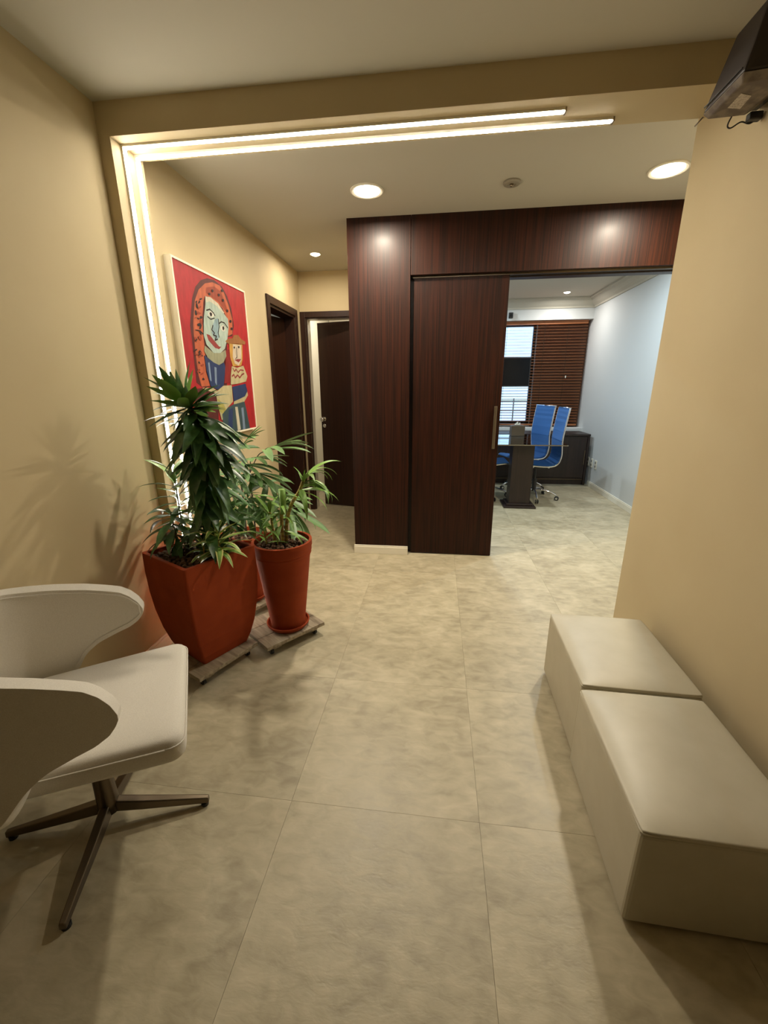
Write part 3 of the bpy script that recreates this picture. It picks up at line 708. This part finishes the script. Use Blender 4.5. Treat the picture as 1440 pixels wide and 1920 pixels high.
fan((-1.20, 2.27, .97), (-1.21, 2.19, 1.02), -1.9, .4, 7, .13, .17, 2.2)
fan((-1.13, 2.25, .90), (-1.05, 2.17, .95), -.9, -.1, 8, .17, .23, 2.8)
fan((-1.13, 2.25, .88), (-1.09, 2.13, .90), -1.5, -.5, 8, .17, .22, 3.0)
fan((-1.10, 2.31, .84), (-.98, 2.27, .83), -.3, -.5, 7, .18, .25, 2.8)
fan((-1.10, 2.31, .80), (-.90, 2.26, .76), -.3, -.5, 7, .20, .28, 2.2)
fan((-1.22, 2.22, .82), (-1.20, 2.14, .86), -1.45, -.1, 7, .14, .18, 2.4)
fan((-1.13, 2.25, .78), (-1.03, 2.16, .76), -.8, -.7, 7, .15, .2, 2.8)
fan((-1.10, 2.31, .70), (-.84, 2.24, .68), -.25, -.7, 7, .24, .31, 1.6)
fan((-1.22, 2.22, .75), (-1.14, 2.13, .74), -1.2, -.6, 7, .14, .19, 2.8)
fan((-1.20, 2.27, .95), (-1.12, 2.30, 1.04), .3, .8, 7, .14, .19, 2.6)

# ------------------------------------------------------------------ painting
PICT=[
('maroon',[(88,297),(187,303),(325,271),(330,205),(302,87),(177,6),(-1,1),(12,97),(57,214)]),
('maroon',[(142,721),(170,792),(220,861),(287,909),(364,937),(453,946),(542,929),(602,885),(645,816),(659,713),(619,641),(541,626),(467,310),(153,306),(102,332),(108,449),(114,563),(112,640)]),
('orange',[(168,714),(196,785),(250,851),(332,902),(423,928),(515,929),(562,896),(605,835),(645,751),(623,655),(558,635),(568,740),(525,796),(449,820),(314,830),(287,791),(252,693),(241,576),(236,456),(222,395),(252,315),(153,309),(135,374),(132,479),(137,565),(145,645)]),
('rust',[(338,881),(444,909),(520,894),(563,840),(592,782),(551,788),(477,825),(378,842),(331,851)]),
('rust',[(167,684),(165,687),(179,695),(193,699),(191,695),(187,690),(175,685)]),
('ink',[(191,704),(178,706),(177,719),(180,728),(190,734),(201,727),(202,713)]),
('ink',[(122,400),(130,402),(143,397),(160,389),(151,384),(132,389),(121,395)]),
('rust',[(194,392),(192,386),(173,377),(158,374),(152,376),(158,384),(178,389)]),
('ink',[(234,774),(224,773),(234,786),(242,794),(249,793),(253,788),(243,779)]),
('ink',[(206,633),(203,637),(208,645),(222,655),(233,653),(226,643),(216,634)]),
('rust',[(245,722),(226,715),(200,712),(198,719),(197,724),(213,730),(236,728)]),
('ink',[(210,624),(218,625),(232,620),(242,614),(241,607),(221,613),(213,619)]),
('ink',[(211,786),(220,788),(213,777),(204,772),(200,772),(199,777),(204,783)]),
('rust',[(166,487),(146,485),(131,484),(116,487),(124,491),(137,494),(154,491)]),
('ink',[(227,692),(214,687),(195,687),(190,690),(189,692),(201,695),(214,694)]),
('ink',[(247,697),(233,691),(226,697),(223,703),(236,709),(250,709),(255,703)]),
('rust',[(155,555),(143,563),(136,572),(140,584),(153,586),(165,579),(163,566)]),
('ink',[(174,491),(159,489),(164,506),(179,516),(187,511),(198,506),(184,495)]),
('ink',[(195,351),(185,347),(168,348),(167,354),(172,358),(182,362),(188,356)]),
('rust',[(150,410),(159,405),(144,393),(130,382),(123,387),(120,395),(136,408)]),
('ink',[(199,586),(193,580),(178,580),(175,584),(175,588),(185,592),(197,591)]),
('ink',[(269,811),(276,809),(267,802),(258,798),(249,797),(246,802),(260,808)]),
('rust',[(256,766),(252,758),(234,749),(214,740),(217,746),(224,753),(241,763)]),
('ink',[(220,603),(212,602),(202,611),(198,620),(203,625),(217,617),(220,608)]),
('ink',[(186,657),(192,661),(212,668),(226,666),(232,663),(212,655),(187,653)]),
('rust',[(155,472),(160,484),(166,497),(184,507),(192,504),(185,493),(172,483)]),
('ink',[(150,451),(157,453),(162,447),(167,440),(158,440),(150,442),(147,448)]),
('ink',[(109,502),(120,510),(138,518),(150,521),(152,519),(148,513),(121,503)]),
('rust',[(206,437),(202,432),(187,426),(172,428),(168,433),(185,437),(199,441)]),
('ink',[(160,503),(178,500),(195,494),(209,485),(199,482),(181,487),(170,494)]),
('ink',[(236,658),(230,653),(203,649),(185,649),(192,653),(205,657),(228,661)]),
('rust',[(157,474),(160,480),(170,491),(196,501),(204,496),(187,483),(167,474)]),
('ink',[(209,743),(201,750),(197,758),(201,768),(213,776),(217,763),(221,752)]),
('ink',[(182,492),(178,488),(167,485),(155,484),(156,488),(165,492),(182,497)]),
('rust',[(227,690),(241,687),(248,675),(243,665),(233,661),(222,668),(221,679)]),
('ink',[(165,576),(171,575),(156,565),(144,559),(137,559),(143,567),(158,575)]),
('ink',[(223,625),(198,623),(181,621),(156,621),(158,625),(184,627),(206,628)]),
('rust',[(208,572),(192,571),(180,583),(187,593),(198,600),(213,593),(216,581)]),
('ink',[(403,885),(421,886),(424,876),(407,868),(398,874)]),
('ink',[(478,876),(497,877),(500,867),(482,859),(473,865)]),
('ink',[(527,855),(547,856),(550,846),(531,837),(522,843)]),
('ink',[(571,800),(591,801),(594,790),(575,782),(565,788)]),
('ink',[(600,740),(621,741),(625,730),(605,722),(595,729)]),
('ink',[(605,695),(626,695),(629,684),(609,676),(599,683)]),
('ink',[(360,858),(377,860),(380,850),(363,842),(355,848)]),
('ink',[(527,910),(546,912),(549,901),(531,893),(521,899)]),
('darkred',[(492,537),(554,555),(582,544),(511,338),(429,330),(468,437)]),
('paleblue',[(314,830),(362,828),(446,807),(518,770),(576,741),(571,688),(540,620),(487,549),(424,519),(337,512),(260,554),(242,605),(264,695),(303,782)]),
('cream',[(314,827),(370,835),(461,816),(533,772),(518,767),(444,798),(358,809),(312,795)]),
('shadeblue',[(398,715),(440,727),(437,659),(425,607),(369,595),(339,628),(363,674)]),
('greygreen',[(240,546),(337,512),(424,519),(493,543),(498,505),(446,462),(386,443),(310,454),(254,482),(227,515)]),
('navy',[(221,491),(265,476),(323,455),(386,443),(453,462),(468,437),(418,316),(336,290),(252,315),(225,407)]),
('steel',[(324,430),(349,425),(329,316),(310,335)]),
('steel',[(253,451),(272,452),(270,341),(253,347)]),
('sand',[(152,303),(274,303),(328,284),(411,316),(529,321),(523,213),(435,174),(394,121),(339,98),(310,206),(305,271),(184,290)]),
('olive',[(317,238),(385,203),(418,161),(369,136),(319,159)]),
('hair',[(554,588),(754,601),(735,500),(704,455),(574,445),(549,501)]),
('skin',[(608,590),(736,595),(716,491),(662,453),(609,464),(587,504)]),
('tan',[(599,619),(637,650),(702,658),(745,635),(668,616)]),
('tan',[(506,597),(539,616),(632,629),(745,635),(811,624),(798,605),(656,598),(532,586)]),
('sand',[(558,445),(635,438),(738,457),(788,386),(757,348),(626,332),(515,324),(532,386)]),
('navy',[(535,310),(744,333),(764,281),(715,244),(535,212)]),
('sand',[(535,212),(715,244),(760,277),(768,251),(698,208),(530,190)]),
('teal',[(355,137),(435,174),(515,192),(698,208),(719,147),(749,-2),(391,-12),(353,69)]),
('navy',[(447,160),(510,171),(469,-5),(408,-6)]),
('cream',[(545,176),(582,175),(595,16),(548,9)]),
('steel',[(637,165),(672,168),(671,13),(635,8)]),
('lips',[(274,615),(311,613),(366,583),(413,556),(441,558),(409,540),(357,545),(291,581)]),
('white',[(322,739),(357,755),(387,749),(392,733),(361,718),(327,723)]),
('white',[(463,681),(496,695),(524,685),(514,660),(484,655),(463,665)]),
('ink',[(339,742),(358,749),(371,742),(363,726),(343,726)]),
('ink',[(484,683),(503,688),(510,677),(499,662),(483,666)]),
('lips',[(607,488),(661,497),(714,500),(667,475)]),
('ink',[(614,574),(635,577),(632,563),(615,562)]),
('ink',[(681,583),(704,585),(701,571),(681,570)]),
]
LINES=[
('ink',9,[(307,751),(347,763),(387,749),(403,737)]),
('ink',8,[(446,697),(477,711),(518,710),(556,686)]),
('ink',9,[(363,674),(344,647),(372,632),(356,618),(394,616),(368,589),(403,599)]),
('ink',8,[(443,721),(442,678),(419,638),(427,614)]),
('ink',6,[(658,571),(648,508),(624,496)]),
('lips',10,[(571,432),(589,412),(616,427),(644,407),(681,426),(731,424)]),
('lips',12,[(546,379),(576,391),(590,370),(631,389),(660,372),(698,394),(734,403)]),
('ink',7,[(311,717),(346,707),(393,720)]),
]
PW, PH, PY, PZ, PX = .872, .968, 2.283, 1.060, -1.40
PT = thing('painting', 'large framed painting of two naive figures on a bright red ground', 'painting', (XL, PY + PW / 2, PZ))
def pmat(n, c):
    c = tuple(v * .86 for v in c)
    return mat('oil_' + n, rgb(c), .55, noise=(tuple(x * .72 for x in rgb(c)), (40, 40, 14), .35, .7))
PC = dict(red=(192, 36, 44), maroon=(98, 38, 36), orange=(206, 104, 68), rust=(168, 70, 44), darkred=(150, 36, 36), ink=(44, 32, 34), paleblue=(186, 204, 190), shadeblue=(150, 178, 184),
          cream=(224, 216, 190), greygreen=(166, 166, 134), navy=(44, 62, 108), steel=(140, 160, 186), sand=(208, 196, 150), olive=(186, 178, 96), hair=(212, 160, 76), skin=(224, 206, 180),
          tan=(166, 108, 60), teal=(66, 90, 96), lips=(158, 62, 62), white=(228, 224, 208))
keys = list(PC); pmats = [pmat(k, PC[k]) for k in keys]
d0 = PX - XL                                              # front of the canvas above the wall
hw = PW / 2
box('canvas', M_WHITE, (.002, d0 - .004, -hw + .012, hw - .012, .012, PH - .012), PT)
fr = .011
boxes('frame', mat('frame_white', rgb((236, 228, 204)), .5), [(.001, d0 + .001, -hw, -hw + fr, 0, PH), (.001, d0 + .001, hw - fr, hw, 0, PH), (.001, d0 + .001, -hw + fr, hw - fr, 0, fr), (.001, d0 + .001, -hw + fr, hw - fr, PH - fr, PH)], PT)
bm = bmesh.new()
def clampy(p): return (min(max(p[0] / 1000 - .003, fr + .001), PW - fr - .001) - hw, min(max(p[1] / 1000, fr + .001), PH - fr - .001))
def poly(pts, mi, d):
    v = [bm.verts.new((d, y, z)) for y, z in pts]
    f = bm.faces.new(v); f.material_index = mi
    r_ = bmesh.ops.extrude_face_region(bm, geom=[f]); vs = [g for g in r_['geom'] if isinstance(g, bmesh.types.BMVert)]
    bmesh.ops.translate(bm, verts=vs, vec=(-.0001, 0, 0))
d = d0 - .0036
poly([(-hw + fr, fr), (hw - fr, fr), (hw - fr, PH - fr), (-hw + fr, PH - fr)], keys.index('red'), d)
for i, (n, pts) in enumerate(PICT):
    poly([clampy(p) for p in pts], keys.index(n), d + .00016 * (1 + min(i, 14)) + (0 if i < 14 else .00003 * (i - 14)))
dl = d + .0042
for n, w_, pts in LINES:
    pts = [Vector((0, *clampy(p))) for p in pts]; w_ = w_ / 1000 * .9
    for k, (a, b) in enumerate(zip(pts, pts[1:])):
        t = (b - a).normalized(); s = Vector((0, -t.z, t.y)) * w_ / 2; a2 = a - t * w_ * .3; b2 = b + t * w_ * .3
        poly([(q.y, q.z) for q in (a2 + s, a2 - s, b2 - s, b2 + s)], keys.index(n), dl + .00005 * k)
pic = fin(bm, 'painted_figures', pmats, PT)
tri = pic.modifiers.new('tri', 'TRIANGULATE')

# ------------------------------------------------------------------ equipment box high on the right wall
EB = thing('equipment_box', 'dark wedge-shaped equipment box high on the right wall with a pale sticker underneath', 'equipment box', (XR, 1.71, 2.20))
x0, x1 = -.175, -.055
M_BOX = mat('dark_brown_plastic', rgb((46, 37, 32)), .5); M_BOXB = mat('dusty_grey', rgb((122, 110, 96)), .6, noise=(rgb((92, 80, 70)), (30, 30, 30), .4, .6))
def hexa(bm, b, t):
    v = [bm.verts.new(p) for p in b + t]
    for f in ((3, 2, 1, 0), (4, 5, 6, 7), (0, 1, 5, 4), (1, 2, 6, 5), (2, 3, 7, 6), (3, 0, 4, 7)): bm.faces.new([v[i] for i in f])
bm = bmesh.new(); hexa(bm, [(-.172, -.104, .012), (-.002, -.125, .012), (-.002, .10, .012), (-.170, .094, .012)], [(-.150, -.125, .165), (-.002, -.135, .165), (-.002, .02, .165), (-.150, .012, .165)])
fin(bm, 'body', M_BOX, EB, bevel=.006)
bm = bmesh.new(); hexa(bm, [(-.160, -.085, -.006), (-.050, -.100, -.006), (-.050, .078, -.006), (-.155, .085, -.006)], [(-.172, -.104, .0115), (-.020, -.125, .0115), (-.020, .085, .0115), (-.170, .094, .0115)])
fin(bm, 'underside_tray', M_BOXB, EB, bevel=.003)
bm = bmesh.new(); prism(bm, [(-.134, -.040), (-.096, -.026), (-.088, .038), (-.130, .028)], -.0072, -.0062); fin(bm, 'sticker', mat('sticker', rgb((196, 186, 174)), .7, noise=(rgb((160, 148, 136)), (160, 160, 160), .45, .6)), EB)
bm = bmesh.new(); tube(bm, smooth_path([(-.085, .080, -.002), (-.09, .088, -.025), (-.08, .085, -.034), (-.055, .08, -.022), (-.03, .075, -.03), (-.004, .07, -.012)], 6), .0022, 6); fin(bm, 'cable', M_BLACK, EB, smooth=True)
bm = bmesh.new(); bx(bm, -.045, -.006, .055, .078, -.028, -.006); fin(bm, 'plug', M_BLACK, EB, bevel=.003)
bm = bmesh.new(); tube(bm, [(-.168, .090, .004), (-.182, .108, -.012)], .0022, 6); fin(bm, 'aerial', M_BOXB, EB, smooth=True)
bm = bmesh.new(); bx(bm, -.1735, -.1715, -.095, .085, .024, .0275); fin(bm, 'seam_line', M_BLACK, EB)

# ------------------------------------------------------------------ meeting room: blind, TV, table, chairs
YBL = YC - .085
bl = thing('wooden_blind', 'brown wooden slatted blind across the meeting room window', 'blind', ((WX0 + 2.135) / 2, YBL, .79))
BW = 2.135 - WX0
box('headrail', M_SLAT, (-BW / 2, BW / 2, -.03, .03, 1.455, 1.502), bl, bevel=.002)
NS = 34; pitch_ = (1.445 - .045) / NS; sme = None
for i in range(NS):
    z = .045 + (i + .5) * pitch_
    if sme is None:
        bm = bmesh.new(); bx(bm, -BW / 2, BW / 2, -.025, .025, -.0015, .0015); o = fin(bm, 'slat', M_SLAT, bl); sme = o.data
        o.matrix_local = Matrix.Translation((0, 0, z)) @ Matrix.Rotation(math.radians(7), 4, 'X')
    else: inst('slat', sme, bl, Matrix.Translation((0, 0, z)) @ Matrix.Rotation(math.radians(7), 4, 'X'))
box('bottom_rail', M_SLAT, (-BW / 2, BW / 2, -.025, .025, 0, .022), bl, bevel=.002)
for x in (-.95, -.45, .08, .62, .95):
    bm = bmesh.new(); tube(bm, [(x, -.029, .01), (x, -.029, 1.46)], .0018, 5); fin(bm, 'cord', M_STEMD, bl)
bm = bmesh.new(); lathe(bm, [(.004, -.02), (.009, 0), (.006, .015)], 10); o = fin(bm, 'cord_tassel', M_WHITE, bl); o.location = (.98, -.034, .72)

tv = thing('television', 'black flat screen television hanging in front of the bright window', 'television', (.975, 6.62, 1.37), math.radians(4))
box('screen', mat('black_glass', (.004, .004, .005), .12, spec=.15), (-.345, .345, -.021, -.0185, .018, .395), tv)
box('bezel', M_BLACK, (-.36, .36, -.018, .02, 0, .412), tv, bevel=.004)
bm = bmesh.new(); tube(bm, [(-.1, .04, .2), (-.1, .04, 1.02)], .018, 12); bx(bm, -.14, -.06, .02, .06, .14, .26); fin(bm, 'mount_pole', M_BLACK, tv)
bm = bmesh.new(); bx(bm, -.16, -.04, .02, .228, .861, .90); fin(bm, 'mount_arm', M_BLACK, tv)
sb = thing('wall_camera', 'tiny black device on the pelmet beside the sliding door edge', 'camera', (1.02, YC - .18, 2.325))
box('housing', M_BLACK, (-.03, .03, -.04, 0, 0, .075), sb, bevel=.004)
bm = bmesh.new(); lathe(bm, [(.016, 0), (.016, .012), (.010, .014)], 14); o = fin(bm, 'eye', mat('lens_black', (.01, .01, .012), .1), sb); o.location = (0, -.040, .038); o.rotation_euler = (PI / 2, 0, 0)

cz = thing('credenza', 'low dark wood credenza under the blind in the meeting room', 'cabinet', (1.06, 6.16, 0))
L0, L1 = -1.05, 1.075; DD = .495
box('top', M_DARK, (L0, L1, -.012, DD, .70, .727), cz, bevel=.002)
boxes('carcass', M_DARK, [(L0, L0 + .03, 0, DD, .0, .6995), (L1 - .03, L1, 0, DD, 0, .6995), (L0 + .03, L1 - .03, .02, DD, .07, .10), (L0 + .03, L1 - .03, DD - .02, DD, .10, .6995), (L0 + .03, L1 - .03, .03, .05, 0, .07)], cz)
nd = 3; dw = (L1 - L0 - .06) / nd
for k in range(nd):
    a = L0 + .03 + k * dw + .003; b = a + dw - .006
    dr = box('sliding_door', M_DARK, (a, b, .008, .026, .105, .695), cz, bevel=.002)
    box('edge_handle', M_NICKEL, (b - .02, b - .008, .0, .0078, .3, .5), dr, bevel=.001)
boxes('plinth_strip', M_NICKEL, [(L0 + .031, L1 - .031, .012, .0195, .072, .082)], cz)

tb = thing('meeting_table', 'glass-topped meeting table on a dark wood pedestal', 'table', (.985, 4.79, 0))
GT = glassy('table_glass', (.42, .56, .57), .34)
box('glass_top', GT, (-.47, .447, -.04, 1.03, .738, .750), tb, bevel=.0015)
for yy in (.09,):
    pd = box('pedestal', M_DARK, (-.115, .125, yy, yy + .20, .045, .7375), tb, bevel=.002)
    box('plinth_upper', M_DARK, (-.145, .155, yy - .03, yy + .23, .022, .0445), pd, bevel=.004)
    box('plinth_lower', M_DARK, (-.18, .185, yy - .075, yy + .265, 0, .0215), pd, bevel=.004)
bxn = thing('tissue_box', 'brown leather-look tissue box on the glass table', 'box', (1.045, 5.68, .7505), math.radians(4))
box('case', mat('brown_leather', rgb((78, 62, 40)), .5), (-.085, .085, -.06, .06, 0, .135), bxn, bevel=.006)
bm = bmesh.new(); bx(bm, -.05, .05, -.03, .03, .1352, .138); fin(bm, 'slot_plate', M_BLACK, bxn)
bm = bmesh.new()
for k in range(5):
    a = -.035 + k * .014; bx(bm, a, a + .009, -.012 + .004 * (k % 2), .012, .1382, .155 + .012 * ((k * 7) % 3))
fin(bm, 'tissue', M_WHITE, bxn)

def office_chair(label, x, y, rz, base_rz):
    t = thing('office_chair', label, 'chair', (x, y, 0), rz, 'blue ribbed office chairs around the glass table')
    prof = smooth_path([(.24, 0, .455), (.20, 0, .470), (.05, 0, .452), (-.13, 0, .446), (-.215, 0, .480), (-.248, 0, .58), (-.240, 0, .75), (-.262, 0, .96), (-.285, 0, 1.12)], 6)
    hw_ = .215
    bm = bmesh.new(); rows = []; acc = 0.0
    for i, p in enumerate(prof):
        d_ = (prof[min(i + 1, len(prof) - 1)] - prof[max(i - 1, 0)]).normalized(); nn = Vector((-d_.z, 0, d_.x))
        if nn.z < 0 and i < 10: nn = -nn
        nn = Vector((d_.z, 0, -d_.x))                     # inner side normal
        if i: acc += (p - prof[i - 1]).length
        rib = .004 * abs(math.sin(acc * PI / .055)) + .006
        rows.append([bm.verts.new(p + nn * s_ + Vector((0, yy, 0))) for yy, s_ in ((-hw_, rib), (hw_, rib), (hw_, -rib), (-hw_, -rib))])
    for a, b in zip(rows, rows[1:]):
        for k in range(4): bm.faces.new((a[k], a[(k + 1) % 4], b[(k + 1) % 4], b[k]))
    bm.faces.new(rows[0][::-1]); bm.faces.new(rows[-1]); fin(bm, 'sling_seat', M_BLUE, t)
    for s_ in (-1, 1):
        bm = bmesh.new(); tube(bm, [p + Vector((0, s_ * (hw_ + .009), -.002)) for p in prof], .009, 8); fin(bm, 'side_rail', M_CHROME, t, smooth=True)
    bm = bmesh.new(); tube(bm, [(-.287, -hw_ - .015, 1.125), (-.287, hw_ + .015, 1.125)], .009, 8); fin(bm, 'top_bar', M_CHROME, t, smooth=True)
    bm = bmesh.new(); tube(bm, [(.06, -hw_ - .006, .436), (.06, hw_ + .006, .436)], .009, 8); tube(bm, [(-.12, -hw_ - .006, .432), (-.12, hw_ + .006, .432)], .009, 8); fin(bm, 'cross_bar', M_CHROME, t, smooth=True)
    bm = bmesh.new(); bx(bm, -.13, .08, -.06, .06, .385, .43); fin(bm, 'tilt_mechanism', M_BLACK, t, bevel=.008)
    bm = bmesh.new(); lathe(bm, [(.028, .10), (.028, .25), (.014, .252), (.014, .386)], 16); o = fin(bm, 'gas_column', M_BLACK, t); o.location = (-.02, 0, 0)
    for k in range(5):
        an = base_rz + k * 2 * PI / 5; ca, sa = math.cos(an), math.sin(an)
        pp = smooth_path([(.02, 0, .115), (.10, 0, .120), (.20, 0, .098), (.275, 0, .062)], 4)
        bm = bmesh.new(); tube(bm, [(-.02 + p.x * ca, p.x * sa, p.z) for p in pp], [.015 - .006 * i / len(pp) for i in range(len(pp))], 8); lg = fin(bm, 'base_leg', M_CHROME, t, smooth=True)
        bm = bmesh.new()
        for q in (-1, 1):
            lathe(bm, [(.008, q * .006), (.026, q * .007), (.027, q * .013), (.020, q * .018), (.004, q * .0185)], 16)
        w_ = fin(bm, 'caster', M_RUBBER, lg, smooth=False); mt = Matrix.Translation((-.02 + .28 * ca, .28 * sa, .0275)) @ Matrix.Rotation(an, 4, 'Z') @ Matrix.Rotation(PI / 2, 4, 'X'); w_.matrix_local = mt
        bm = bmesh.new(); lathe(bm, [(.014, -.0205), (.014, -.0185)], 12); lathe(bm, [(.014, .0185), (.014, .0205)], 12)
        w2 = fin(bm, 'hub_cap', M_CHROME, lg); w2.matrix_local = mt
    return t
office_chair('blue ribbed office chair seen side-on at the near right side of the glass table', 1.225, 5.33, math.radians(180), 1.52)
office_chair('wider-looking blue ribbed office chair just left of the other one, turned towards the lobby', 1.172, 5.86, math.radians(198), math.radians(54 - 198))
office_chair('blue ribbed office chair mostly hidden behind the sliding door, left of the pedestal', .66, 5.36, math.radians(0), 0.0)

for k, (yy, lab) in enumerate(((5.95, 'white wall outlet plate nearest the lobby, row of three low on the pale wall'), (6.10, 'middle white outlet plate of the three low on the pale wall'), (6.235 - .09 + .10, 'white wall outlet plate closest to the credenza, row of three low on the pale wall'))):
    t = thing('wall_outlet', lab, 'outlet', (XC1, yy, .335), group='outlets on the meeting room wall')
    box('plate', M_WHITE, (-.009, 0, -.038, .038, -.06, .06), t, bevel=.003)
    boxes('socket', mat('socket_grey', rgb((120, 118, 112)), .5), [(-.0105, -.0092, -.018, .018, .012, .04), (-.0105, -.0092, -.018, .018, -.04, -.012)], t)
# balcony railing of the building across, seen low through the open slats
rl = thing('balcony_rail', 'thin railing of the building across, seen low through the blind', 'railing', (1.05, 8.6, 0))
bm = bmesh.new()
for x in (-.25, .12, .42): bx(bm, x - .012, x + .012, -.01, .01, 0, 1.16)
fin(bm, 'post', M_STEEL, rl)
for z in (.92, 1.10): box('bar', M_STEEL, (-.5, .7, -.008, .008, z, z + .02), rl)
